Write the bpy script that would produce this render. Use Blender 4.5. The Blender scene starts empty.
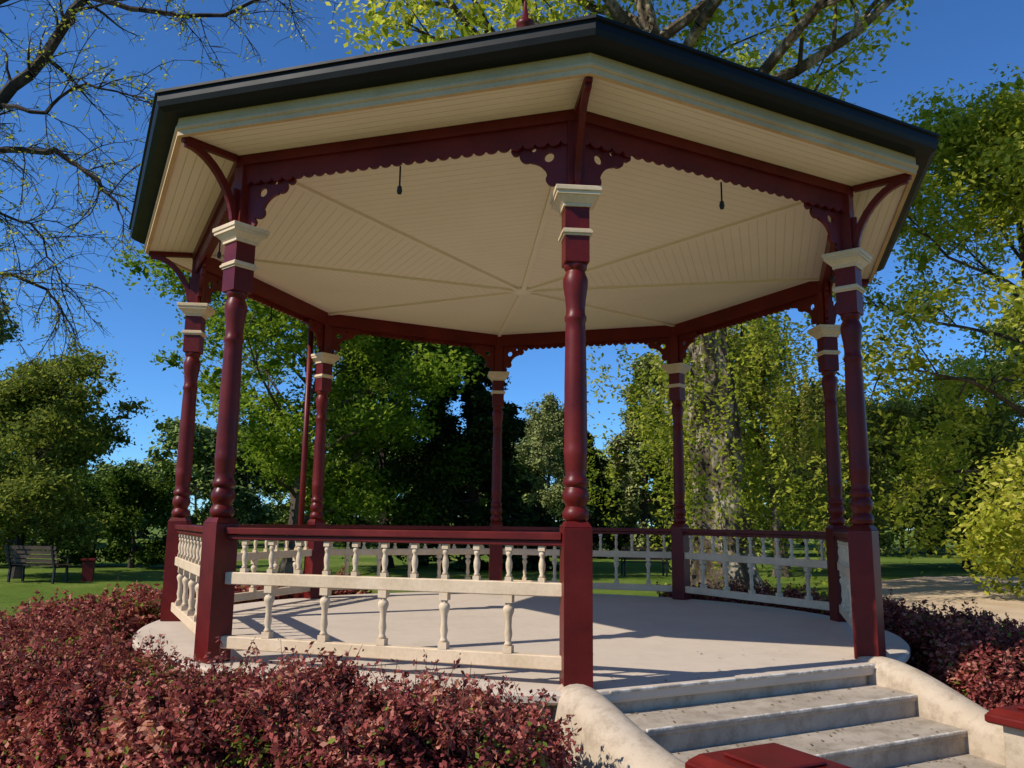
import bpy, numpy as np, math
from mathutils import Matrix, Vector
sc=bpy.context.scene
TH=0.0903; R=3.635; CX,CY=0.1095,9.199; FZ=0.60
D2R=math.radians

# ------------------------------------------------------------------ materials
def newmat(name):
    m=bpy.data.materials.new(name); m.use_nodes=True
    nt=m.node_tree; b=nt.nodes['Principled BSDF']; return m,nt,b
def N(nt,t,**k):
    n=nt.nodes.new(t)
    for a,v in k.items(): setattr(n,a,v)
    return n
def ramp(nt,stops,interp='LINEAR'):
    n=nt.nodes.new('ShaderNodeValToRGB'); cr=n.color_ramp; cr.interpolation=interp
    while len(cr.elements)<len(stops): cr.elements.new(.5)
    for e,(p,c) in zip(cr.elements,stops):
        e.position=p; e.color=(c[0],c[1],c[2],1)
    return n
def noise(nt,scale,detail=6,rough=.6,coord='Object',vec=None,sc3=None):
    n=N(nt,'ShaderNodeTexNoise'); n.inputs['Scale'].default_value=scale; n.inputs['Detail'].default_value=detail; n.inputs['Roughness'].default_value=rough
    tc=N(nt,'ShaderNodeTexCoord')
    if sc3:
        mp=N(nt,'ShaderNodeMapping'); mp.inputs['Scale'].default_value=sc3
        nt.links.new(tc.outputs[coord],mp.inputs[0]); nt.links.new(mp.outputs[0],n.inputs['Vector'])
    else: nt.links.new(tc.outputs[coord],n.inputs['Vector'])
    return n
def mixc(nt,fac,a,b,mode='MIX'):
    m=N(nt,'ShaderNodeMix',data_type='RGBA',blend_type=mode)
    L=nt.links
    for i,v in ((0,fac),(6,a),(7,b)):
        if isinstance(v,(int,float)): m.inputs[i].default_value=v
        elif isinstance(v,tuple): m.inputs[i].default_value=(*v,1)
        else: L.new(v,m.inputs[i])
    return m.outputs[2]
def bump(nt,b,h,strength=.3,dist=.01):
    n=N(nt,'ShaderNodeBump'); n.inputs['Strength'].default_value=strength; n.inputs['Distance'].default_value=dist
    nt.links.new(h,n.inputs['Height']); nt.links.new(n.outputs[0],b.inputs['Normal'])
def painted(name,c,dark,light,rough=.4,sc1=3,dirt=.5,spec=.3):
    m,nt,b=newmat(name)
    n1=noise(nt,sc1,4,.65); r1=ramp(nt,[(.3,dark),(.55,c),(.8,light)]); nt.links.new(n1.outputs[0],r1.inputs[0])
    n2=noise(nt,40,2,.7); r2=ramp(nt,[(.3,(.75,)*3),(.6,(1,)*3)]); nt.links.new(n2.outputs[0],r2.inputs[0])
    o=mixc(nt,dirt,r1.outputs[0],r2.outputs[0],'MULTIPLY')
    nt.links.new(o,b.inputs['Base Color']); b.inputs['Specular IOR Level'].default_value=spec
    rr=N(nt,'ShaderNodeMapRange'); rr.inputs[3].default_value=rough-.1; rr.inputs[4].default_value=rough+.2
    nt.links.new(n1.outputs[0],rr.inputs[0]); nt.links.new(rr.outputs[0],b.inputs['Roughness'])
    return m
M_MAR=painted('maroon_paint',(.125,.0085,.0055),(.080,.005,.004),(.165,.015,.011),.36,spec=.25)
M_CRM=painted('cream_paint',(.70,.53,.345),(.58,.43,.26),(.76,.59,.40),.5,2.5,.35,.15)
M_FAS=painted('cream_fascia_paint',(.60,.41,.235),(.50,.34,.19),(.66,.47,.28),.6,2.0,.35,.1)
M_CEIL=painted('cream_ceiling_paint',(.80,.685,.555),(.76,.645,.515),(.82,.705,.575),.6,.8,.08,.1)
M_GRV=painted('board_joint',(.68,.575,.46),(.64,.54,.43),(.72,.61,.49),.7,spec=.1)
M_BLK=painted('black_gutter_paint',(.006,.007,.007),(.004,.004,.004),(.010,.011,.011),.45,spec=.2)
M_ROOF=painted('roof_metal',(.05,.07,.06),(.03,.05,.04),(.08,.1,.09),.4)
M_IRON=painted('black_iron',(.02,.02,.02),(.01,.01,.01),(.04,.035,.03),.45)
M_WOOD=painted('bench_timber',(.06,.035,.02),(.04,.025,.015),(.09,.055,.03),.5)
def concrete(name,a,b_,c,st=.4):
    m,nt,b=newmat(name)
    n1=noise(nt,.9,5,.7); r1=ramp(nt,[(.3,a),(.5,b_),(.7,c)]); nt.links.new(n1.outputs[0],r1.inputs[0])
    n2=noise(nt,6,6,.78); r2=ramp(nt,[(.36,(.50,.46,.41)),(.54,(1,)*3)]); nt.links.new(n2.outputs[0],r2.inputs[0])
    o=mixc(nt,st,r1.outputs[0],r2.outputs[0],'MULTIPLY')
    n3=noise(nt,120,2,.6); r3=ramp(nt,[(.3,(.88,)*3),(.6,(1,)*3)]); nt.links.new(n3.outputs[0],r3.inputs[0])
    o=mixc(nt,.6,o,r3.outputs[0],'MULTIPLY')
    nt.links.new(o,b.inputs['Base Color']); b.inputs['Roughness'].default_value=.75; b.inputs['Specular IOR Level'].default_value=.2
    bump(nt,b,n3.outputs[0],.3,.004)
    return m
M_FLR=concrete('painted_concrete_floor',(.53,.435,.335),(.585,.48,.375),(.61,.505,.395),.13)
M_WALL=concrete('rendered_wall',(.42,.32,.21),(.52,.41,.29),(.58,.47,.35),.6)
M_STEP=concrete('step_concrete',(.30,.25,.19),(.42,.35,.27),(.50,.42,.33),.6)
m,nt,b=newmat('worn_nosing'); n1=noise(nt,7,6,.8); r1=ramp(nt,[(.46,(.38,.32,.25)),(.56,(.74,.66,.54))]); nt.links.new(n1.outputs[0],r1.inputs[0]); nt.links.new(r1.outputs[0],b.inputs['Base Color']); b.inputs['Roughness'].default_value=.7
M_NOSE=m
def leafmat(name,cols,trans=.35,gloss=0):
    m=bpy.data.materials.new(name); m.use_nodes=True; nt=m.node_tree; nt.nodes.remove(nt.nodes['Principled BSDF'])
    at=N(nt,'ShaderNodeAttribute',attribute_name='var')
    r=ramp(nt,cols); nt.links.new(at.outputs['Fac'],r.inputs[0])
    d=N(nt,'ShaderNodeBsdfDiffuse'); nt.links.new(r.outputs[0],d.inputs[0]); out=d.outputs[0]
    if trans:
        t=N(nt,'ShaderNodeBsdfTranslucent'); mx=N(nt,'ShaderNodeMixShader'); mx.inputs[0].default_value=trans
        br=mixc(nt,.5,r.outputs[0],(1,.95,.25),'MULTIPLY')
        sc_=N(nt,'ShaderNodeVectorMath',operation='SCALE'); sc_.inputs['Scale'].default_value=2.0
        nt.links.new(br,sc_.inputs[0]); nt.links.new(sc_.outputs[0],t.inputs[0])
        nt.links.new(out,mx.inputs[1]); nt.links.new(t.outputs[0],mx.inputs[2]); out=mx.outputs[0]
    nt.links.new(out,nt.nodes['Material Output'].inputs[0])
    return m
L_GREEN=leafmat('leaf_green',[(0,(.06,.11,.012)),(.5,(.16,.23,.025)),(1,(.31,.37,.055))],.36)
L_DARK=leafmat('leaf_dark',[(0,(.018,.038,.007)),(.5,(.060,.105,.016)),(1,(.14,.185,.036))],.2)
L_CON=leafmat('leaf_conifer',[(0,(.012,.025,.010)),(.5,(.034,.060,.020)),(1,(.075,.11,.036))],0)
L_YEL=leafmat('leaf_yellowgreen',[(0,(.13,.17,.018)),(.5,(.34,.36,.045)),(1,(.60,.54,.13))],.42)
L_WIL=leafmat('leaf_willow',[(0,(.12,.13,.03)),(.5,(.30,.30,.07)),(1,(.50,.46,.14))],.3)
L_GREY=leafmat('leaf_greygreen',[(0,(.12,.14,.04)),(.5,(.25,.27,.09)),(1,(.38,.38,.15))],0)
L_OLV=leafmat('leaf_olive',[(0,(.07,.09,.02)),(.5,(.17,.20,.04)),(1,(.31,.32,.08))],.3)
L_DIST=leafmat('leaf_distant',[(0,(.10,.15,.04)),(.5,(.20,.26,.07)),(1,(.30,.34,.11))],0)
L_DIST2=leafmat('leaf_distant_dark',[(0,(.05,.08,.025)),(.5,(.09,.13,.04)),(1,(.15,.19,.06))],0)
L_PURP=leafmat('leaf_barberry',[(0,(.032,.010,.010)),(.35,(.13,.030,.030)),(.7,(.32,.080,.068)),(.90,(.48,.20,.14)),(.95,(.50,.24,.16)),(1,(.17,.20,.035))],.2)  # palest pink stops put sunlit leaf highlights into the colour
L_PLUM=leafmat('hedge_blocking_core',[(0,(.035,.013,.013)),(1,(.09,.03,.03))],0)
L_LIT=leafmat('dry_leaf',[(0,(.06,.035,.015)),(1,(.22,.14,.06))],0)
def bark(name,a,b_,c,scale=3,stretch=(1,1,.35)):
    m,nt,b=newmat(name)
    n1=noise(nt,scale,4,.7,sc3=stretch); r1=ramp(nt,[(.35,a),(.5,b_),(.65,c)]); nt.links.new(n1.outputs[0],r1.inputs[0])
    n2=noise(nt,scale*8,3,.7,sc3=stretch); o=mixc(nt,.5,r1.outputs[0],n2.outputs[0],'MULTIPLY')
    nt.links.new(o,b.inputs['Base Color']); b.inputs['Roughness'].default_value=.85; b.inputs['Specular IOR Level'].default_value=.1
    bump(nt,b,n2.outputs[0],.7,.03); return m
B_BRN=bark('bark_brown',(.06,.045,.03),(.12,.09,.065),(.2,.16,.12))
B_DRK=bark('bark_dark',(.03,.022,.016),(.06,.045,.035),(.1,.08,.06))
B_PALE=bark('bark_mottled',(.05,.036,.022),(.12,.09,.06),(.50,.41,.29),1.8,(1,1,.5))

# ------------------------------------------------------------------ mesh builder
class MB:
    def __init__(s): s.v=[];s.f=[];s.m=[];s.s=[]
    def add(s,vs,fs,mat=0,smooth=False):
        o=len(s.v); s.v+= [tuple(p) for p in vs]
        for f in fs: s.f.append([i+o for i in f]); s.m.append(mat); s.s.append(smooth)
    def box(s,c,z0,z1,sx,sy,rot=0,mat=0,ch=0):
        ca,sa=math.cos(rot),math.sin(rot)
        def ring(z,k):
            return [(c[0]+x*ca-y*sa,c[1]+x*sa+y*ca,z) for x,y in ((-sx/2+k,-sy/2+k),(sx/2-k,-sy/2+k),(sx/2-k,sy/2-k),(-sx/2+k,sy/2-k))]
        if ch: rs=[ring(z0,ch),ring(z0+ch,0),ring(z1-ch,0),ring(z1,ch)]
        else: rs=[ring(z0,0),ring(z1,0)]
        vs=sum(rs,[]); fs=[(3,2,1,0)]
        for j in range(len(rs)-1):
            for i in range(4): fs.append((4*j+i,4*j+(i+1)%4,4*j+4+(i+1)%4,4*j+4+i))
        n=4*(len(rs)-1); fs.append((n,n+1,n+2,n+3)); s.add(vs,fs,mat)
    def frust(s,c,z0,z1,a,b,rot=0,mat=0):
        ca,sa=math.cos(rot),math.sin(rot); vs=[]
        for z,w in ((z0,a/2),(z1,b/2)):
            vs+=[(c[0]+x*ca-y*sa,c[1]+x*sa+y*ca,z) for x,y in ((-w,-w),(w,-w),(w,w),(-w,w))]
        s.add(vs,[(3,2,1,0),(4,5,6,7)]+[(i,(i+1)%4,4+(i+1)%4,4+i) for i in range(4)],mat)
    def lathe(s,c,prof,n=16,mat=0):
        vs=[];fs=[]
        for z,r in prof:
            for i in range(n):
                a=2*math.pi*i/n; vs.append((c[0]+r*math.cos(a),c[1]+r*math.sin(a),z))
        for j in range(len(prof)-1):
            for i in range(n): fs.append((n*j+i,n*j+(i+1)%n,n*j+n+(i+1)%n,n*j+n+i))
        fs.append(tuple(range(n))[::-1]); fs.append(tuple(range(n*(len(prof)-1),n*len(prof))))
        s.add(vs,fs,mat,True)
    def oring(s,prof,mat=0,closed=True,n=8,mats=None):
        vs=[];fs=[];K=len(prof)
        for i in range(n):
            a=TH+2*math.pi*i/n
            for r,z in prof: vs.append((r*math.sin(a),-r*math.cos(a),z))
        for i in range(n):
            for j in range(K if closed else K-1):
                fs.append((i*K+j,i*K+(j+1)%K,((i+1)%n)*K+(j+1)%K,((i+1)%n)*K+j))
        if mats is None: s.add(vs,fs,mat)
        else:
            o=len(s.v); s.v+=vs
            KK=K if closed else K-1
            for q,f in enumerate(fs): s.f.append([t+o for t in f]); s.m.append(mats[q%KK]); s.s.append(False)
    def bar(s,p0,p1,w,h,mat=0,up=(0,0,1)):
        p0=Vector(p0);p1=Vector(p1); d=(p1-p0).normalized(); u=Vector(up); x=d.cross(u)
        if x.length<1e-4: x=Vector((1,0,0))
        x.normalize(); y=x.cross(d)
        vs=[]
        for p in (p0,p1):
            for a,b in ((-1,-1),(1,-1),(1,1),(-1,1)): vs.append(p+x*a*w/2+y*b*h/2)
        s.add(vs,[(0,1,2,3),(7,6,5,4)]+[(i,4+i,4+(i+1)%4,(i+1)%4) for i in range(4)],mat)
    def sweep(s,pts,w,h,side,mat=0):
        sd=Vector(side).normalized(); vs=[];n=len(pts); pts=[Vector(p) for p in pts]
        for i,p in enumerate(pts):
            d=(pts[min(i+1,n-1)]-pts[max(i-1,0)]).normalized(); y=sd.cross(d).normalized()
            for a,b in ((-1,-1),(1,-1),(1,1),(-1,1)): vs.append(p+sd*a*w/2+y*b*h/2)
        fs=[(0,1,2,3),tuple(4*(n-1)+k for k in (3,2,1,0))]
        for j in range(n-1):
            for i in range(4): fs.append((4*j+i,4*j+4+i,4*j+4+(i+1)%4,4*j+(i+1)%4))
        s.add(vs,fs,mat)
    def obj(s,name,mats,parent=None,loc=(0,0,0),bevel=0,rz=0):
        me=bpy.data.meshes.new(name); me.from_pydata(s.v,[],s.f); 
        for m in mats: me.materials.append(m)
        me.polygons.foreach_set('material_index',s.m); me.polygons.foreach_set('use_smooth',s.s)
        import bmesh
        bm=bmesh.new(); bm.from_mesh(me); bmesh.ops.recalc_face_normals(bm,faces=bm.faces); bm.to_mesh(me); bm.free()
        me.update(); o=bpy.data.objects.new(name,me); sc.collection.objects.link(o); o.location=loc; o.rotation_euler=(0,0,rz)
        if parent: o.parent=parent
        if bevel:
            b=o.modifiers.new('b','BEVEL'); b.width=bevel; b.segments=2; b.limit_method='ANGLE'; b.angle_limit=D2R(40)
        return o
def empty(name,loc=(0,0,0)):
    e=bpy.data.objects.new(name,None); sc.collection.objects.link(e); e.location=loc; return e
def P(a,r): return (r*math.sin(a),-r*math.cos(a))
A=[TH+D2R(45)*k for k in range(8)]
# ------------------------------------------------------------------ bandstand
BS=empty('bandstand',(CX,CY,0))
posts=MB()
for k,a in enumerate(A):
    c=P(a,R)
    posts.box(c,FZ,FZ+1.02,.19,.19,a,0,.006)
    posts.frust(c,FZ+1.02,FZ+1.06,.19,.14,a,0)
    z=FZ
    prof=[(1.06,.070),(1.08,.088),(1.11,.092),(1.14,.080),(1.155,.066),(1.18,.078),(1.20,.088),(1.24,.090),(1.27,.078),(1.285,.068),(1.30,.084),(1.32,.088),(1.34,.080),(1.36,.069),
          (1.40,.074),(1.50,.080),(1.53,.084),(1.55,.078),(1.60,.079),(2.0,.077),(2.35,.071),(2.42,.068),(2.44,.076),(2.46,.078),(2.48,.068),(2.52,.066),(2.60,.074),(2.68,.086),(2.73,.088),(2.77,.074),(2.79,.066),(2.81,.080),(2.84,.082)]
    posts.lathe(c,[(z+q,r) for q,r in prof],20,0)
    posts.box(c,z+2.84,z+3.26,.172,.172,a,0,.004)
    posts.box(c,z+3.26,4.583,.125,.125,a,0)
    for z0,z1,w in ((3.03,3.045,.19),(3.045,3.065,.215),(3.065,3.08,.196)): posts.box(c,z+z0,z+z1,w,w,a,1)
    for z0,z1,w in ((3.24,3.262,.20),):posts.box(c,z+z0,z+z1,w,w,a,1)
    posts.frust(c,z+3.262,z+3.31,.205,.285,a,1)
    posts.box(c,z+3.31,z+3.335,.305,.305,a,1); posts.box(c,z+3.335,z+3.372,.325,.325,a,1,.004)
posts.obj('posts',[M_MAR,M_CRM],BS,bevel=.002)
def fret():
    out=[(0,0),(.42,0),(.42,-.035)]
    def arc(cx,cy,r,a0,a1,n=8):
        return [(cx+r*math.cos(D2R(a0+(a1-a0)*i/n)),cy+r*math.sin(D2R(a0+(a1-a0)*i/n))) for i in range(n+1)]
    out+=arc(.385,-.055,.035,20,-150)
    out+=arc(.30,-.10,.055,45,-120,8)
    out+=arc(.30,-.32,.165,100,165,10)
    out+=arc(.105,-.30,.05,60,-110,8)
    out+=arc(.04,-.375,.04,60,-90,6)+[(0,-.42)]
    cu=bpy.data.curves.new('fret','CURVE'); cu.dimensions='2D'; cu.fill_mode='BOTH'; cu.extrude=.014
    for pts in (out,[(.13+.038*math.cos(t*math.pi/9),-.13+.038*math.sin(t*math.pi/9)) for t in range(18)],[(.245+.018*math.cos(t*math.pi/6),-.06+.018*math.sin(t*math.pi/6)) for t in range(12)]):
        sp=cu.splines.new('POLY'); sp.points.add(len(pts)-1)
        for i,p in enumerate(pts): sp.points[i].co=(p[0],p[1],0,1)
        sp.use_cyclic_u=True
    ob=bpy.data.objects.new('fret',cu); sc.collection.objects.link(ob)
    bpy.context.view_layer.update()
    me=bpy.data.meshes.new_from_object(ob.evaluated_get(bpy.context.evaluated_depsgraph_get()))
    vs=[tuple(v.co) for v in me.vertices]; fs=[tuple(p.vertices) for p in me.polygons]
    bpy.data.objects.remove(ob); bpy.data.meshes.remove(me); return vs,fs
fv,ff=fret()
beams=MB()
beams.oring([(R-.055,4.40),(R+.055,4.40),(R+.055,4.582),(R-.055,4.582)])
beams.oring([(R+.057,4.50),(R+.085,4.50),(R+.085,4.581),(R+.057,4.581)])
brk=MB()
for k,a in enumerate(A):
    a2=A[(k+1)%8]+(2*math.pi if k==7 else 0)
    p0=np.array(P(a,R));p1=np.array(P(a2,R)); d=p1-p0; L=np.linalg.norm(d); d/=L; am=(a+a2)/2; nrm=np.array(P(am,1))
    n=int(round(L/.095)); vs=[];fs=[]; m=8; tot=n*m
    for i in range(tot+1):
        t=i/tot; zb=4.365-.03*abs(math.sin(math.pi*(i/m)))**.6
        for off in (.03,.052):
            p=p0+d*L*t+nrm*off
            vs+=[(p[0],p[1],4.401),(p[0],p[1],zb)]
    for i in range(tot):
        b0=4*i;b1=4*i+4
        fs+=[(b0,b1,b1+1,b0+1),(b0+2,b0+3,b1+3,b1+2),(b0+1,b1+1,b1+3,b0+3)]
    beams.add(vs,fs)
    for q,dirn in ((p0,d),(p1,-d)):
        base=q+dirn*.062
        beams.add([(base[0]+dirn[0]*x+nrm[0]*zz,base[1]+dirn[1]*x+nrm[1]*zz,4.399+y) for x,y,zz in fv],ff)
    er=np.array(P(a,1)); et=(math.cos(a),math.sin(a),0)
    pts=[]
    for i in range(11):
        t=i/10; rr=R+.075+.455*(1-math.cos(t*math.pi/2))**.85 ; zz=4.03+.50*math.sin(t*math.pi/2)**1.1
        pts.append((er[0]*rr,er[1]*rr,zz))
    brk.sweep(pts,.045,.06,et)
    brk.bar((er[0]*(R+.09),er[1]*(R+.09),4.555),(er[0]*(R+.555),er[1]*(R+.555),4.555),.05,.05)
    brk.bar((er[0]*(R+.08),er[1]*(R+.08),3.99),(er[0]*(R+.08),er[1]*(R+.08),4.30),.04,.03,up=(et[0],et[1],0))
beams.obj('beams_and_fretwork',[M_MAR],BS)
brk.obj('eave_brackets',[M_MAR],BS,bevel=.004)
ceil=MB()
nb=38; prof=[];mats=[]
r0,r1=R-.056,.06; z0,z1=4.578,4.295
L=(r0-r1)
for i in range(nb):
    ra=r0-L*i/nb; rb=r0-L*(i+1)/nb; g=.006
    za=z0+(z1-z0)*i/nb; zb=z0+(z1-z0)*(i+1)/nb
    prof+= [(ra,za),(rb+g,zb)]; mats+=[0]
    prof+= [(rb+g*.5,zb+.003)]; mats+=[1,1]
prof.append((r1,z1)); 
ceil.oring(prof,closed=False,mats=mats)
prof=[];mats=[]; ns=6
for i in range(ns):
    ra=R+.086+.475*i/ns; rb=R+.086+.475*(i+1)/ns; g=.006
    prof+=[(ra,4.583),(rb-g,4.583),(rb-g/2,4.587)]; mats+=[0,1,1]
prof.append((rb,4.583))
ceil.oring(prof,closed=False,mats=mats)
for a in A:
    er=P(a,1); ceil.bar((er[0]*r0,er[1]*r0,z0-.010),(er[0]*.1,er[1]*.1,z1-.010),.050,.034)
ceil.lathe((0,0),[(z1-.05,.05),(z1-.045,.09),(z1-.02,.12),(z1+.01,.12)],20)
ceil.obj('ceiling',[M_CEIL,M_GRV],BS)
roof=MB()
roof.oring([(R+.56,4.56),(R+.60,4.56),(R+.60,4.86),(R+.56,4.86)],1)
roof.oring([(R+.602,4.60),(R+.618,4.61),(R+.618,4.63),(R+.602,4.64)],1)
roof.oring([(R+.604,4.703),(R+.72,4.703),(R+.765,4.73),(R+.78,4.77),(R+.78,4.825),(R+.80,4.83),(R+.80,4.85),(R+.77,4.852),(R+.75,4.80),(R+.604,4.80)],2)
roof.oring([(R+.70,4.86),(.02,7.42)],0,closed=False); roof.oring([(R+.70,4.83),(.02,7.39)],0,closed=False)
for k,a in enumerate(A):
    roof.bar((P(a,R+.7)[0],P(a,R+.7)[1],4.875),(0,0,7.44),.12,.03)
    a2=a+D2R(45); p0=np.array(P(a,R+.7));p1=np.array(P(a2,R+.7))
    for i in range(1,16):
        t=i/16; q=p0*(1-t)+p1*t; apo=(p0+p1)/2; lat=abs(t-.5)*2; top=q-apo*(1-lat)
        roof.bar((q[0],q[1],4.87),(top[0],top[1],4.87+2.56*(1-lat)),.03,.025)
roof.lathe((0,0),[(7.35,.22),(7.45,.2),(7.5,.08),(7.58,.06),(7.62,.11),(7.68,.11),(7.72,.04),(7.95,.018),(8.0,.002)],16,3)
roof.obj('roof',[M_ROOF,M_FAS,M_BLK,M_MAR],BS)
hooks=MB()
for k in range(8):
    am=A[k]+D2R(22.5); c=P(am,R*math.cos(D2R(22.5))-.02)
    hooks.lathe(c,[(4.36,.007),(4.20,.007),(4.195,.016),(4.16,.022),(4.135,.016),(4.13,.004)],10)
hooks.obj('hanging_hooks',[M_IRON],BS)
rl=MB(); bal=MB()
for k in range(1,8):
    a=A[k];a2=a+D2R(45); p0=np.array(P(a,R));p1=np.array(P(a2,R)); d=p1-p0;L=np.linalg.norm(d);d/=L
    rot=math.atan2(d[1],d[0]); e0=p0+d*.088;e1=p1-d*.088
    def rail(z0,z1,w,mat): 
        c=(e0+e1)/2; rl.box(c,z0,z1,np.linalg.norm(e1-e0),w,rot,mat,.006)
    rail(1.535,1.585,.12,0); rail(1.495,1.533,.075,0)
    rail(1.165,1.255,.06,1); rail(.70,.79,.065,1)
    for i in range(5):
        t=(i+1)/6; c=p0+d*L*t; z=.79
        bal.box(c,z,z+.045,.062,.062,rot); bal.box(c,z+.325,z+.375,.062,.062,rot)
        bal.lathe(c,[(z+.045,.022),(z+.055,.030),(z+.065,.022),(z+.08,.020),(z+.12,.028),(z+.17,.021),(z+.23,.024),(z+.265,.037),(z+.285,.039),(z+.30,.032),(z+.31,.02),(z+.325,.027)],14)
    for i in range(11):
        t=(i+1)/12; c=p0+d*L*t; z=1.255
        bal.box(c,z,z+.03,.045,.045,rot); bal.box(c,z+.205,z+.242,.045,.045,rot)
        bal.lathe(c,[(z+.03,.016),(z+.04,.022),(z+.05,.014),(z+.09,.022),(z+.12,.023),(z+.15,.016),(z+.165,.013),(z+.175,.021),(z+.19,.021),(z+.205,.014)],12)
rl.obj('railings',[M_MAR,M_CRM],BS)
bal.obj('balusters',[M_CRM],BS)
dp=MB(); c=P(A[5],R+.12); c=(c[0]-.02,c[1]); et=(math.cos(A[5]),math.sin(A[5])); c=(c[0]-et[0]*-.14,c[1]-et[1]*-.14)
dp.lathe(c,[(.2,.04),(4.56,.04)],12); dp.obj('downpipe',[M_MAR],BS)
am=A[0]+D2R(22.5); nv=np.array(P(am,1)); tv=np.array((math.cos(am),math.sin(am)))
APO=R*math.cos(D2R(22.5))
def clipcircle(rad,cut,n=160):
    pts=[]
    for i in range(n):
        a=2*math.pi*i/n; p=np.array(P(a+am,rad)); dd=p@nv
        pts.append(p if dd<=cut else nv*cut+tv*np.clip(p@tv,-math.sqrt(rad**2-cut**2),math.sqrt(rad**2-cut**2)))
    return pts
def disc(mb,rings,mat,cap=True,n=160):
    vs=[];fs=[]
    for rad,z,cut in rings:
        for p in clipcircle(rad,cut,n): vs.append((p[0],p[1],z))
    for j in range(len(rings)-1):
        for i in range(n): fs.append((n*j+i,n*j+(i+1)%n,n*j+n+(i+1)%n,n*j+n+i))
    if cap: fs.append(tuple(range(n*(len(rings)-1),n*len(rings))))
    mb.add(vs,fs,mat)
sl=MB()
disc(sl,[(3.68,.52,3.5),(3.79,.52,3.53),(3.81,.54,3.54),(3.81,.58,3.54),(3.795,.595,3.535),(3.775,.60,3.53)],0)
sl.obj('floor_slab',[M_FLR],BS)
wl=MB()
disc(wl,[(3.68,-.02,3.50),(3.68,.521,3.50)],0,False)
wl.obj('base_wall',[M_WALL],BS)
mid=nv*APO
def W(t,n): q=mid+tv*t+nv*n; return (q[0],q[1])
st=MB(); rot=math.atan2(tv[1],tv[0])
noses=[(.18,.60),(.56,.45),(.97,.30),(1.38,.15)]
for i in range(1,4):
    n0,_=noses[i-1]; n1,z=noses[i]; w=2.52
    st.box(W(-.06,n1/2),-.02,z-.02,w-.01*i,n1,rot,0)
    st.box(W(-.06,(n0-.03+n1+.015)/2),z-.05,z,w+.002,n1-n0+.045,rot,0,.012)
for n1,z in noses:
    p=[W(-1.26,n1+.010),W(1.18,n1+.010)]
    st.bar((p[0][0],p[0][1],z-.008),(p[1][0],p[1][1],z-.008),.022,.020,1)
st.obj('steps',[M_STEP,M_NOSE],BS,bevel=.007)
ck=MB()
for sgn,t0,t1,bl in ((-1,-1.42,-1.36,.10),(1,1.36,1.18,.03)):
    K=24; cs=10; vs=[];fs=[]
    for i in range(K+1):
        u=i/K; n=-.02+1.42*u; t=t0+(t1-t0)*u+sgn*bl*math.sin(u*math.pi)
        s_=np.clip((u-.10)/.85,0,1); s_=s_*s_*(3-2*s_); top=.66-.27*s_-.02
        w=.145+.02*u
        sect=[(-w,-.02),(-w,top-.11)]+[(-w*math.cos(q*math.pi/cs),top-.11+.11*math.sin(q*math.pi/cs)) for q in range(1,cs)]+[(w,top-.11),(w,-.02)]
        for x,z in sect:
            q=W(t+x,n); vs.append((q[0],q[1],z))
    m=len(sect)
    for i in range(K):
        for j in range(m-1): fs.append((i*m+j,i*m+j+1,i*m+m+j+1,i*m+m+j))
    fs.append(tuple(range(m))); fs.append(tuple(range(K*m,K*m+m)))
    ck.add(vs,fs,0,True)
o=ck.obj('cheek_walls',[M_WALL],BS)
pr=MB()
for t,n in ((-1.29,1.62),(1.12,1.60)):
    c=W(t,n); pr.box(c,-.02,.44,.46,.46,rot,0,.01); pr.box(c,.44,.50,.60,.60,rot,1,.012)
    pr.frust(c,.50,.535,.585,.50,rot,1); pr.box(c,.535,.555,.34,.34,rot,1,.006)
pr.obj('stair_piers',[M_WALL,M_MAR],BS,bevel=.004)
# park benches and pillar
def bench(name,loc,rz):
    E=empty(name,loc); E.rotation_euler=(0,0,rz)
    s=MB()
    for i in range(4): s.box((0,-.16+.12*i),.43,.46,1.6,.09)
    s.obj('seat',[M_WOOD],E)
    s=MB()
    for i in range(4): s.bar((-.8,.27+.03*i,.55+.11*i),(.8,.27+.03*i,.55+.11*i),.025,.085)
    s.obj('backrest',[M_WOOD],E)
    for j,x in enumerate((-.68,.68)):
        s=MB(); s.bar((x,-.2,0),(x,-.18,.43),.05,.05,up=(1,0,0)); s.bar((x,.24,0),(x,.22,.43),.05,.05,up=(1,0,0)); s.bar((x,-.22,.405),(x,.25,.405),.05,.05)
        s.bar((x,.24,.4),(x,.39,.95),.04,.05,up=(1,0,0)); s.bar((x,-.22,.64),(x,.3,.64),.05,.035); s.bar((x,-.2,.43),(x,-.2,.63),.04,.04,up=(1,0,0))
        s.obj('leg_%d'%(j+1),[M_IRON],E)
bench('park_bench',(-12.0,21.5,0),D2R(165)); bench('park_bench.001',(4.3,27,0),D2R(185))
s=MB(); s.box((0,0),0,.52,.26,.26,.3,0,.01); s.box((0,0),.52,.59,.34,.34,.3,0,.02); s.obj('red_pillar',[M_MAR],None,(-11.0,22.0,0))

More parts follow.
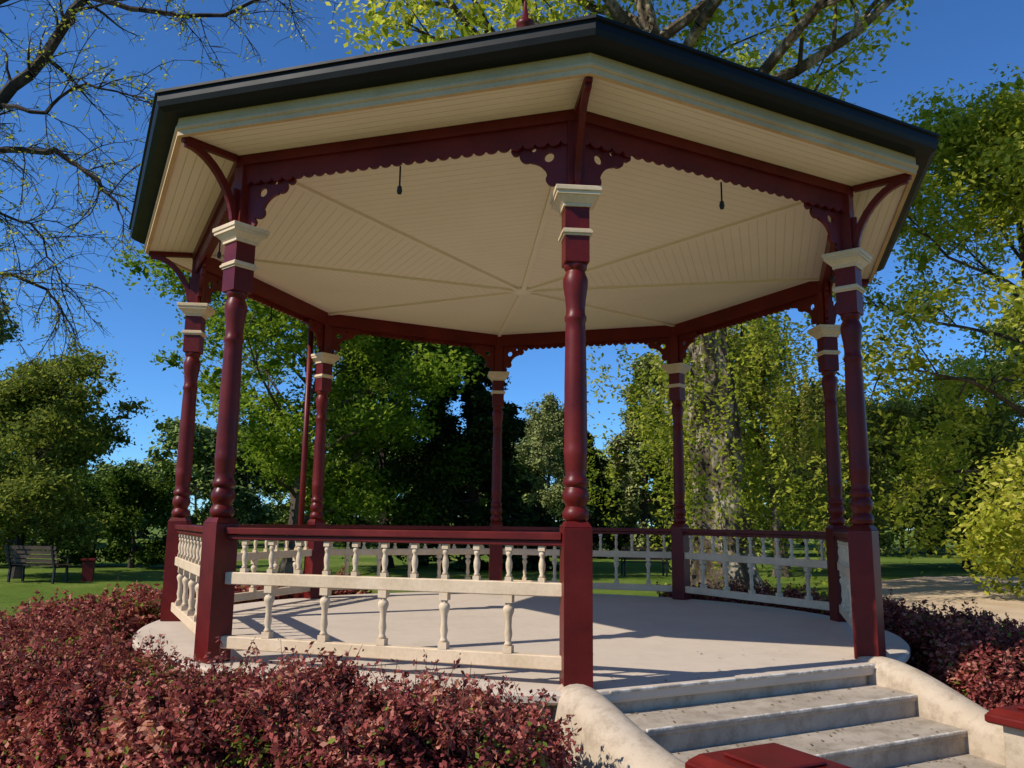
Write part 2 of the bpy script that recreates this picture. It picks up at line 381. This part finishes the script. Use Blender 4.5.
# ------------------------------------------------------------------ vegetation
def quadmesh(name,V,mats,matidx,var):
    n=len(V)//4
    me=bpy.data.meshes.new(name); me.vertices.add(len(V)); me.vertices.foreach_set('co',V.astype(np.float32).ravel())
    me.loops.add(4*n); me.loops.foreach_set('vertex_index',np.arange(4*n,dtype=np.int32))
    me.polygons.add(n); me.polygons.foreach_set('loop_start',np.arange(0,4*n,4,dtype=np.int32))
    for m in mats: me.materials.append(m)
    me.polygons.foreach_set('material_index',matidx.astype(np.int32))
    me.update(calc_edges=True)
    at=me.attributes.new('var','FLOAT','FACE'); at.data.foreach_set('value',var.astype(np.float32))
    return me
def leafquads(rng,C,size,up=.4,aspect=.55,sizevar=.35,nrm=None):
    n=len(C)
    nn=rng.normal(size=(n,3)); nn[:,2]=np.abs(nn[:,2])+up
    if nrm is not None: nn+=nrm*1.0
    nn/=np.linalg.norm(nn,axis=1)[:,None]
    a=rng.normal(size=(n,3)); a-=nn*(a*nn).sum(1)[:,None]; a/=np.linalg.norm(a,axis=1)[:,None]; b=np.cross(nn,a)
    s=(size*(1+sizevar*rng.uniform(-1,1,n)))[:,None]/2
    V=np.stack([C-a*s,C+b*s*aspect-a*s*.1,C+a*s,C-b*s*aspect-a*s*.1],1)
    return V.reshape(-1,3)
def tubes(segs,ns=6):
    S=np.array([(*a,*b,r,q) for a,b,r,q in segs]); p0=S[:,:3];p1=S[:,3:6];r0=S[:,6];r1=S[:,7]
    d=p1-p0; d/=np.maximum(np.linalg.norm(d,axis=1),1e-6)[:,None]
    up=np.where(np.abs(d[:,2:3])>.9,np.array([[1.,0,0]]),np.array([[0,0,1.]]))
    x=np.cross(d,up); x/=np.linalg.norm(x,axis=1)[:,None]; y=np.cross(d,x)
    out=[]
    for i in range(ns):
        a=2*math.pi*i/ns;b=2*math.pi*(i+1)/ns
        da=x*math.cos(a)+y*math.sin(a); db=x*math.cos(b)+y*math.sin(b)
        out.append(np.stack([p0+da*r0[:,None],p0+db*r0[:,None],p1+db*r1[:,None],p1+da*r1[:,None]],1))
    return np.concatenate(out).reshape(-1,3)
def path(rng,p,d,L,n,wob,lift):
    pts=[np.array(p,float)]; d=np.array(d,float)
    for i in range(n):
        d=d+rng.normal(size=3)*wob+np.array([0,0,lift]); d/=np.linalg.norm(d); pts.append(pts[-1]+d*L/n)
    return pts,d
def addpath(segs,pts,r0,r1):
    n=len(pts)-1
    for i in range(n):
        a=r0+(r1-r0)*i/n;b=r0+(r1-r0)*(i+1)/n; segs.append((pts[i],pts[i+1],a,b))
def gnarled(tp,r0,r1,seed,ns=22,nr=60):
    rng=np.random.default_rng(seed); tp=np.array(tp); K=len(tp)-1; rings=[]
    for i in range(nr+1):
        u=i/nr*K; j=min(int(u),K-1); c=tp[j]*(1-(u-j))+tp[j+1]*(u-j); z=c[2]
        r=r0+(r1-r0)*i/nr; r*=1+.7*math.exp(-z/.5)
        a=np.arange(ns)*2*math.pi/ns
        rr=r*(1+.16*np.sin(3*a+z*.5)+.11*np.sin(5*a-z*.9+1)+.08*np.sin(9*a+z*2)+.07*np.sin(z*2.3+2*a)+rng.normal(size=ns)*.03)
        rings.append(np.stack([c[0]+rr*np.cos(a),c[1]+rr*np.sin(a),np.full(ns,z)],1))
    out=[]
    for i in range(nr):
        p,q=rings[i],rings[i+1]
        out.append(np.stack([p,np.roll(p,-1,0),np.roll(q,-1,0),q],1).reshape(-1,3))
    return np.concatenate(out)
def tree_data(seed,H,tr,cb,cr,nleaf,ls,shape='round',nl=16,sub=5,clump=.17,lean=(0,0),flat=.7,droop=0.,lift=.05,ivy=0,gn=False,ns=6,fill=.12,strands=0):
    rng=np.random.default_rng(seed); segs=[];tips=[]
    tp,_=path(rng,(0,0,-.1),(lean[0],lean[1],1),H*.88,10,.05,.06)
    if not gn:
        addpath(segs,tp,tr,tr*.18); segs.append((tp[0],tp[0]+np.array([0,0,.5]),tr*1.45,tr*1.0))
    for i in range(nl):
        u=(i+.5)/nl; t=cb+(1-cb)*u*.95; k=min(t/.88,.999)*10; j=int(k); base=tp[j]*(1-(k-j))+tp[j+1]*(k-j)
        if shape=='round': pr_=max(.25,math.sin(math.pi*(u*.78+.17)))**.8; el=.15+1.0*u
        elif shape=='cone': pr_=(1-u)**.85+.06; el=-.1+.3*u
        elif shape=='spread': pr_=max(.4,math.sin(math.pi*(u*.6+.3))); el=.3+.8*u
        az=i*2.399+rng.uniform(-.4,.4); L=cr*pr_*rng.uniform(.75,1.15)
        d=(math.cos(az)*math.cos(el),math.sin(az)*math.cos(el),math.sin(el))
        pts,dd=path(rng,base,d,L,6,.13,lift-droop)
        lr=tr*.34*(1-u*.6); addpath(segs,pts,lr,lr*.25); tips.append(pts[-1])
        for s in range(sub):
            w=rng.uniform(.3,1.0); q=w*6; jj=min(int(q),5); b=pts[jj]*(1-(q-jj))+pts[jj+1]*(q-jj)
            d2=dd+rng.normal(size=3)*.75; d2[2]+=.1-droop*2; d2/=np.linalg.norm(d2)
            pts2,d3=path(rng,b,d2,L*rng.uniform(.25,.5),4,.18,lift-droop*1.5)
            addpath(segs,pts2,lr*.35,lr*.1); tips+= [pts2[-1],pts2[2]]
            for s2 in range(2):
                d4=d3+rng.normal(size=3)*.8; d4/=np.linalg.norm(d4)
                pts3,_=path(rng,pts2[rng.integers(2,5)],d4,L*.16,3,.2,-droop); addpath(segs,pts3,lr*.12,lr*.04); tips.append(pts3[-1])
    T=np.array(tips); nc=len(T)
    if strands:
        n1=strands; n2=nleaf//n1; b=T[rng.integers(0,nc,n1)]+rng.normal(size=(n1,3))*.25
        Ls=rng.uniform(.8,3.2,n1)*np.clip(b[:,2]/4,.3,1); sw=rng.normal(size=(n1,2))*.12
        t=rng.random((n1,n2)); cvv=rng.uniform(0,.5,n1)
        X=b[:,0:1]+sw[:,0:1]*t*2+rng.normal(size=(n1,n2))*.045; Y=b[:,1:2]+sw[:,1:2]*t*2+rng.normal(size=(n1,n2))*.045; Z=np.maximum(b[:,2:3]-t*Ls[:,None],.3)
        C=np.stack([X,Y,Z],-1).reshape(-1,3); var=np.clip((cvv[:,None]+rng.uniform(0,.5,(n1,n2))).ravel(),0,1); size=np.full(len(C),ls)
    else:
        cs=cr*clump*rng.uniform(.5,1.35,nc); wt=cs**2*rng.uniform(.3,1.5,nc); idx=rng.choice(nc,nleaf,p=wt/wt.sum())
        g=rng.normal(size=(nleaf,3)); rad=np.linalg.norm(g,axis=1); g/=rad[:,None]; rr=np.minimum(rad/1.6,1.5)**.8
        inner=rng.random(nleaf)<fill; rr=np.where(inner,rr*.55,rr)
        off=g*rr[:,None]*cs[idx][:,None]; off[:,2]*=flat
        if droop: off[:,2]-=np.abs(rng.normal(size=nleaf))*cs[idx]*droop*6
        C=T[idx]+off; C[:,2]=np.maximum(C[:,2],.15)
        cv=rng.uniform(0,.5,nc)
        var=np.clip(cv[idx]+rng.uniform(0,.5,nleaf)+off[:,2]/cs[idx]*.14,0,1); var[inner]*=.4  # inner fill leaves, added to block light, carry clump shade in their colour
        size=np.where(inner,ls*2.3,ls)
    B=tubes(segs,ns)
    if gn: B=np.concatenate([B,gnarled(tp,tr,tr*.2,seed)])
    if ivy:
        S=int(ivy/90); Cs=[];Vs=[]
        for q in range(S):
            az=rng.uniform(0,6.283); r_=tr*.9+abs(rng.normal())*.9+(.8 if rng.random()<.35 else 0); zt=rng.uniform(2.2,H*.42); Ls=rng.uniform(.8,2.8)
            n_=90; zz=zt-rng.uniform(0,1,n_)*Ls; sp=.07+.12*(zt-zz)/Ls
            tx=np.interp(zz,[p[2] for p in tp],[p[0] for p in tp]); ty=np.interp(zz,[p[2] for p in tp],[p[1] for p in tp])
            Cs.append(np.stack([tx+r_*math.cos(az)+rng.normal(size=n_)*sp,ty+r_*math.sin(az)+rng.normal(size=n_)*sp,np.maximum(zz,.3)],1)); Vs.append(np.clip(rng.uniform(-.3,.35)+rng.uniform(0,.4,n_),0,1))
        C=np.concatenate([C]+Cs); var=np.concatenate([var]+Vs); size=np.concatenate([size,np.full(len(C)-len(size),ls*.62)])
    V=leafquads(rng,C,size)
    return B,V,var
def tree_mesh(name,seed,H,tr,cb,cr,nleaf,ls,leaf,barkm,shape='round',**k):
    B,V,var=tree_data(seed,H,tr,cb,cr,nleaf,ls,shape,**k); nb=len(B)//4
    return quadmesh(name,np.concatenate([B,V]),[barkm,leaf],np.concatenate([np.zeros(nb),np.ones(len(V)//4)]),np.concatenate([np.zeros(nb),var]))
def put(name,me,loc,rz=0,s=1,parent=None,sz=None):
    o=bpy.data.objects.new(name,me); sc.collection.objects.link(o); o.location=loc; o.rotation_euler=(0,0,rz); o.scale=(s,s,sz or s)
    if parent: o.parent=parent
    return o
put('plane_tree',tree_mesh('plane_tree',11,21,.62,.46,9.8,82000,.18,L_YEL,B_PALE,'spread',nl=24,sub=8,clump=.085,flat=.8,ivy=17000,gn=True,fill=.05),(4.9,19,0),.6)
put('elm_tree',tree_mesh('elm_tree',5,12.6,.26,.12,5.2,60000,.16,L_YEL,B_BRN,'round',nl=24,sub=7,clump=.12,droop=.03,fill=.04),(13.8,21.5,0),1.2)
put('willow_tree',tree_mesh('willow',31,8.2,.25,.35,3.4,60000,.13,L_WIL,B_BRN,'spread',nl=16,sub=5,droop=.04,strands=900),(8.9,27.5,0),.3)
mA=tree_mesh('maple',21,9.6,.22,.16,4.6,60000,.15,L_GREEN,B_BRN,'round',nl=22,sub=6,clump=.15,flat=.5,fill=.08)
put('maple_tree',mA,(-6.6,25,0)); 
mB=tree_mesh('darktree',22,10.2,.25,.10,3.8,50000,.16,L_DARK,B_DRK,'round',nl=24,sub=6,clump=.16,fill=.12)
put('dark_leaved_tree',mB,(-4.4,30,0),.5,.9)
mC=tree_mesh('conifer',23,11.5,.22,.04,3.1,48000,.19,L_CON,B_DRK,'cone',nl=56,sub=4,clump=.10,droop=.05,fill=.2)
put('conifer_tree',mC,(-1.3,30.5,0),.5,.92); put('conifer_tree.001',mC,(3.9,40,0),1.5,.58)
mW=tree_mesh('weeping',24,12,.22,.12,3.0,40000,.19,L_GREY,B_BRN,'cone',nl=34,sub=4,clump=.12,droop=.12,fill=.15)
put('weeping_conifer_tree',mW,(6.6,42,0),0,.95); put('weeping_conifer_tree.001',mW,(10.6,45,0),2,1.0)
mR=tree_mesh('round1',25,5.9,.16,.14,3.1,46000,.13,L_OLV,B_DRK,'round',nl=20,sub=6,clump=.17,flat=.5,fill=.12)
mR2=mR.copy(); mR2.materials[1]=L_WIL
put('round_headed_tree',mR,(-13.3,22.8,0),0,.84); put('round_headed_tree.001',mR2,(14,33,0),2,1.0); put('round_headed_tree.002',mR,(18.5,34,0),4,1.05)
mT=tree_mesh('tall',26,15,.3,.2,5,40000,.24,L_GREY,B_BRN,'round',nl=24,sub=6,clump=.13)
put('tall_tree',mT,(-30,43,0),0,.85); put('tall_tree.001',mT,(2.2,54,0),2,.6); put('tall_tree.002',mT,(26,38,0),3,.8)
mP=tree_mesh('shrub',27,2.6,.08,.04,1.7,14000,.12,L_DARK,B_DRK,'round',nl=14,sub=5,clump=.2)
put('garden_shrub',mP,(-12.6,28,0)); put('garden_shrub.001',mP,(-16.5,28,0),2,1.1); put('garden_shrub.002',mP,(-14.4,29,0),4,.9)
dd=[tree_data(40+i,8,.2,.05,4.5,9000,.38,'round',nl=14,sub=3,clump=.22,flat=.6,ns=4,fill=.2) for i in range(3)]
rng=np.random.default_rng(3); VV=[];MI=[];VR=[]
for i in range(46):
    az=D2R(-50+100*i/45)+rng.normal()*.01; d=rng.uniform(50,80); s=rng.uniform(.6,.95); ra=rng.uniform(0,6); B,V,var=dd[rng.integers(3)]
    ca,sa=math.cos(ra)*s,math.sin(ra)*s; Q=np.concatenate([B,V]); Q=np.stack([Q[:,0]*ca-Q[:,1]*sa+d*math.sin(az),Q[:,0]*sa+Q[:,1]*ca+d*math.cos(az),Q[:,2]*s],1)
    VV.append(Q); MI.append(np.concatenate([np.zeros(len(B)//4),np.full(len(V)//4,1 if rng.random()<.7 else 2)])); VR.append(np.concatenate([np.zeros(len(B)//4),np.clip(var+rng.uniform(-.15,.2),0,1)]))
put('distant_tree_mass',quadmesh('distant_tree_mass',np.concatenate(VV),[B_DRK,L_DIST,L_DIST2],np.concatenate(MI),np.concatenate(VR)),(0,0,0))
def sparse():
    rng=np.random.default_rng(77); segs=[]
    tp=[np.array(p,float) for p in ((0,0,-.1),(.1,0,3),(.2,0,5.5),(0,.1,8),(.3,0,11),(.2,0,14))]
    addpath(segs,tp,.32,.1)
    limbs=[([(.2,0,5.2),(1.5,0,7.0),(2.9,0,8.0),(3.7,0,9.1),(4.2,0,10.1),(5.6,0,12)],.13,.05),
     ([(.2,0,5.8),(1.6,0,7.0),(2.9,0,7.25),(4.0,-.2,7.15),(4.8,-.4,6.6),(5.2,-.5,6.1)],.085,.018),
     ([(4.1,0,9.9),(5.2,-.2,9.45),(6.4,-.4,9.3),(7.4,-.5,9.7),(8.0,-.5,10.2)],.05,.012),
     ([(2.9,0,8.0),(3.8,-.4,7.7),(4.6,-.6,8.0),(5.6,-.8,7.7)],.04,.01),
     ([(0,.1,8),(1.5,.3,9.6),(3,.3,10.2),(4.4,.2,11.2),(6,.2,11.5)],.09,.03),
     ([(.2,0,4.6),(1.4,.4,5.2),(2.6,.5,5.6),(3.6,.6,5.2),(4.0,.6,4.7)],.06,.012),
     ([(1.5,0,7),(2.6,.3,6.5),(3.4,.4,6.2),(3.9,.5,5.3)],.035,.01),
     ([(.2,0,11),(-1.5,.3,12),(-3,.3,12.6)],.09,.03),([(.2,0,7),(-1.5,1,9),(-3,2,10)],.09,.03),([(.2,0,9),(.5,-1.5,10),(1,-3,10.6)],.08,.02)]
    lp=[]
    for pts,r0,r1 in limbs:
        pts=[np.array(p,float) for p in pts]; fine=[]
        for i in range(len(pts)-1):
            for q in range(4):
                fine.append(pts[i]*(1-q/4)+pts[i+1]*q/4+rng.normal(size=3)*.035)
        fine.append(pts[-1]); addpath(segs,fine,r0,r1)
        for i in range(4,len(fine)):
            for _ in range(2 if rng.random()<.75 else 1):
                d=fine[i]-fine[i-1]; d/=np.linalg.norm(d); d=d+rng.normal(size=3)*.7; d/=np.linalg.norm(d)
                L=rng.uniform(.5,1.5); p2,dd=path(rng,fine[i],d,L,6,.16,-.05); addpath(segs,p2,max(.010,r1*.6),.004)
                for j in range(1,7):
                    for _ in range(2):
                        d2=dd+rng.normal(size=3)*.8; d2/=np.linalg.norm(d2); p3,_d=path(rng,p2[j],d2,rng.uniform(.15,.55),3,.2,-.08); addpath(segs,p3,.005,.0025)
                        lp+=p3[1:]
    lp=np.array(lp); C=lp[rng.integers(0,len(lp),7000)]+rng.normal(size=(7000,3))*.035
    V=leafquads(rng,C,.055); B=tubes(segs,5); nb=len(B)//4
    return quadmesh('sparse',np.concatenate([B,V]),[B_DRK,L_YEL],np.concatenate([np.zeros(nb),np.ones(len(V)//4)]),np.concatenate([np.zeros(nb),rng.uniform(0,.7,len(V)//4)]))
put('bare_branched_tree',sparse(),(-11,12,0))
def hedge(name,az0,az1,nleaf,ls,seed,rc=4.62,hw=.52,h=.70):
    rng=np.random.default_rng(seed); az=rng.uniform(az0,az1,nleaf)
    def prm(az):
        e=np.clip(np.minimum((az-az0),(az1-az))*rc/.3,0,1)**.5
        return (rc+.06*np.sin(az*9+1)+.04*np.sin(az*23), (hw*(1+.10*np.sin(az*14)+.06*np.sin(az*37+2)))*(.5+.5*e), (h*(1+.06*np.sin(az*17+.5)+.07*np.sin(az*41)+.05*np.sin(az*83)))*(.75+.25*e))
    c,w,hh=prm(az)
    ph=rng.uniform(-.25,math.pi+.25,nleaf)
    ex=np.sign(np.cos(ph))*np.abs(np.cos(ph))**.55; ez=np.sign(np.sin(ph))*np.abs(np.sin(ph))**.55
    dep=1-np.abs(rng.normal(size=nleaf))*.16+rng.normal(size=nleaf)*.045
    lump=1+.11*np.sin(az*60+ph*5)*np.sin(ph*7+az*31)+.06*np.sin(az*140+ph*11)
    x=c+w*ex*dep*lump; z=np.where(ez>0,hh*.35+hh*.65*ez*dep*lump,hh*.35+ez*hh*.35)
    low=rng.random(nleaf)<.22; z=np.where(low,rng.uniform(.03,.35,nleaf)*hh/.74,z)
    x=np.where(low,c+w*np.sign(ex)*(.9+rng.normal(size=nleaf)*.06),x)
    C=np.stack([x*np.sin(az),-x*np.cos(az),z],1)
    # leafy end caps
    ne=int(nleaf*.035); ce=[]
    for e_,sg in ((az0,-1),(az1,1)):
        q=e_+sg*np.abs(rng.normal(size=ne))*.012; cc_,ww_,h_=prm(np.full(ne,e_)); xx=cc_+ww_*rng.uniform(-1,1,ne); ce.append(np.stack([xx*np.sin(q),-xx*np.cos(q),h_*rng.uniform(.02,.98,ne)],1))
    nr=np.stack([ex*np.sin(az),-ex*np.cos(az),np.maximum(ez,0)],1)*.5
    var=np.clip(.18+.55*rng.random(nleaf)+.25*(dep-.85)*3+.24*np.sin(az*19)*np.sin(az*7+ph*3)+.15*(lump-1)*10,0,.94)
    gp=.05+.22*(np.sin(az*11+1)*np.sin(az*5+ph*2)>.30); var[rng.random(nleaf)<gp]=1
    ns=int(nleaf/120); sa=rng.uniform(az0,az1,ns); sc_,sw,sh=prm(sa); sx=sc_+sw*rng.uniform(-.95,.95,ns); segs=[];SC=[]
    for i in range(ns):
        b=np.array([sx[i]*math.sin(sa[i]),-sx[i]*math.cos(sa[i]),sh[i]*.80]); L=rng.uniform(.12,.36)
        p,_=path(rng,b,(rng.normal()*.5,rng.normal()*.5,1),L,4,.14,-.05); addpath(segs,p,.003,.0015)
        for q in range(18): t=rng.uniform(.2,1)*4; j=min(int(t),3); SC.append(p[j]*(1-(t-j))+p[j+1]*(t-j)+rng.normal(size=3)*.013)
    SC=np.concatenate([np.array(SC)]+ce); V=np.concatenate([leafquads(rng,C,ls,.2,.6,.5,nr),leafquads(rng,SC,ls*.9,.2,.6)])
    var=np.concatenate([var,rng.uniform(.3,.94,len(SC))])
    B=tubes(segs,3)
    K=80; core=[]; sec=[(-.80,0),(-.82,.50),(-.55,.78),(0,.82),(.55,.78),(.82,.50),(.80,0)]  # dark core added inside the leaves to block light
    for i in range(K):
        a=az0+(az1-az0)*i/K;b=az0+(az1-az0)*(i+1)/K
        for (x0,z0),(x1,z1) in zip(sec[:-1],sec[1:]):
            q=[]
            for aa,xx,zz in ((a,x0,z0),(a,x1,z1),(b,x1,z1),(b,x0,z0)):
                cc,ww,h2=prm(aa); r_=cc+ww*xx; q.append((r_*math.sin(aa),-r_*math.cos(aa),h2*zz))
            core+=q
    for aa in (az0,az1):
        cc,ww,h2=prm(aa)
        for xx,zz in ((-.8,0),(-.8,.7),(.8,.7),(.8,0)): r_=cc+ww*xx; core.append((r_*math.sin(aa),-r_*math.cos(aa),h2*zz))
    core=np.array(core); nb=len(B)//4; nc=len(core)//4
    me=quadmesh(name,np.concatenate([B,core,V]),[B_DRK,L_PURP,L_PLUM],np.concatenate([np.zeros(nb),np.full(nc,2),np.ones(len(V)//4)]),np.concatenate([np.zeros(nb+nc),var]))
    return put(name,me,(CX,CY,0))
H1=hedge('barberry_hedge',D2R(-76),D2R(1),160000,.036,1)
H2=hedge('barberry_hedge.001',D2R(-150),D2R(-78),40000,.06,2)
H3=hedge('barberry_hedge.002',D2R(58),D2R(150),80000,.048,3,h=.66)
rng=np.random.default_rng(9); C=[]
for i in range(300):
    k=rng.integers(0,5)
    if k<3:
        n0=noses[k][0]; n1=noses[k+1][0]; q=W(rng.uniform(-1.2,1.1),n0+.03+(n1-n0-.04)*rng.random()**2); z=noses[k+1][1]+.006
    elif k==3: 
        if rng.random()<.6: continue
        q=W(rng.uniform(-1.1,1.1),rng.uniform(-1.2,.15)); z=.606
    else:
        a=rng.uniform(-2,2); q=P(a,3.4+.3*rng.random()); z=.606
        if np.dot(q,nv)>3.5: continue
    C.append((q[0],q[1],z))
C=np.array(C); V=leafquads(rng,C,.026,2.5,.6)
V[:,2]=np.repeat(C[:,2],4)+(V[:,2]-np.repeat(C[:,2],4))*.3+.002
put('leaf_litter',quadmesh('leaf_litter',V,[L_LIT],np.zeros(len(C)),rng.random(len(C))),(CX,CY,0))

# ------------------------------------------------------------------ ground
m,nt,b=newmat('lawn_grass')
n1=noise(nt,.25,4,.6); r1=ramp(nt,[(.35,(.09,.15,.02)),(.55,(.16,.22,.035)),(.7,(.28,.29,.08))]); nt.links.new(n1.outputs[0],r1.inputs[0])
n2=noise(nt,9,6,.8); r2=ramp(nt,[(.3,(.45,)*3),(.65,(1.1,)*3)]); nt.links.new(n2.outputs[0],r2.inputs[0])
nt.links.new(mixc(nt,.9,r1.outputs[0],r2.outputs[0],'MULTIPLY'),b.inputs['Base Color']); b.inputs['Roughness'].default_value=.9; b.inputs['Specular IOR Level'].default_value=.05
bump(nt,b,n2.outputs[0],.8,.05)
g=MB(); g.add([(-400,-400,0),(400,-400,0),(400,400,0),(-400,400,0)],[(0,1,2,3)]); g.obj('ground',[m])
m,nt,b=newmat('gravel')
n1=noise(nt,.6,4,.6); r1=ramp(nt,[(.35,(.54,.38,.23)),(.65,(.70,.52,.34))]); nt.links.new(n1.outputs[0],r1.inputs[0])
n2=noise(nt,60,4,.8); r2=ramp(nt,[(.35,(.6,)*3),(.6,(1.05,)*3)]); nt.links.new(n2.outputs[0],r2.inputs[0])
nt.links.new(mixc(nt,.8,r1.outputs[0],r2.outputs[0],'MULTIPLY'),b.inputs['Base Color']); b.inputs['Roughness'].default_value=.9; b.inputs['Specular IOR Level'].default_value=.1
bump(nt,b,n2.outputs[0],.5,.01)
g=MB(); pts=[(7.5,13.5),(9,9),(14,2),(60,2),(60,30),(24,30),(14,28.5),(9.5,24),(7.2,18)]
g.add([(x,y,.004) for x,y in pts],[tuple(range(len(pts)))])
cc=[(CX+6.9*math.sin(t*math.pi/40),CY-6.9*math.cos(t*math.pi/40),.008) for t in range(80)]
ci=[(CX+5.2*math.sin(t*math.pi/40),CY-5.2*math.cos(t*math.pi/40),.008) for t in range(80)]
g.add(cc+ci,[(i,(i+1)%80,80+(i+1)%80,80+i) for i in range(80)])
g.obj('gravel_path',[m])

# ------------------------------------------------------------------ world, sun, camera
w=bpy.data.worlds.new('World'); sc.world=w; w.use_nodes=True; nt=w.node_tree
sky=nt.nodes.new('ShaderNodeTexSky'); sky.sky_type='NISHITA'; sky.sun_disc=False
EL=D2R(41); SAZ=D2R(-117)
sky.sun_elevation=EL; sky.sun_rotation=SAZ; sky.air_density=.8; sky.dust_density=0; sky.ozone_density=4
hs=nt.nodes.new('ShaderNodeMix'); hs.data_type='RGBA'; hs.blend_type='MULTIPLY'; hs.inputs[0].default_value=1; hs.inputs[7].default_value=(.52,.90,1.26,1)
nt.links.new(sky.outputs[0],hs.inputs[6]); nt.links.new(hs.outputs[2],nt.nodes['Background'].inputs[0]); nt.nodes['Background'].inputs[1].default_value=.13
sd=Vector((math.sin(SAZ)*math.cos(EL),math.cos(SAZ)*math.cos(EL),math.sin(EL)))
ld=bpy.data.lights.new('sun','SUN'); ld.energy=5.0; ld.angle=D2R(.5); ld.color=(1,.94,.84)
lo=bpy.data.objects.new('sun',ld); sc.collection.objects.link(lo); lo.rotation_euler=sd.to_track_quat('Z','Y').to_euler(); lo.location=(0,0,30)
f,p,r=822.87,.1663,.0116
F=Vector((0,math.cos(p),math.sin(p))); U=Vector((0,-math.sin(p),math.cos(p))); Rt=Vector((1,0,0))
X=Rt*math.cos(r)+U*math.sin(r); Y=U*math.cos(r)-Rt*math.sin(r); Z=-F
cd=bpy.data.cameras.new('camera'); cd.sensor_width=36; cd.lens=f/1024*36; cd.clip_end=2000; cd.clip_start=.05
co=bpy.data.objects.new('camera',cd); sc.collection.objects.link(co)
mt=Matrix((X,Y,Z)).transposed().to_4x4(); mt.translation=Vector((0,0,1.65)); co.matrix_world=mt
sc.camera=co
sc.view_settings.view_transform='Standard'; sc.view_settings.look='None'; sc.view_settings.exposure=0
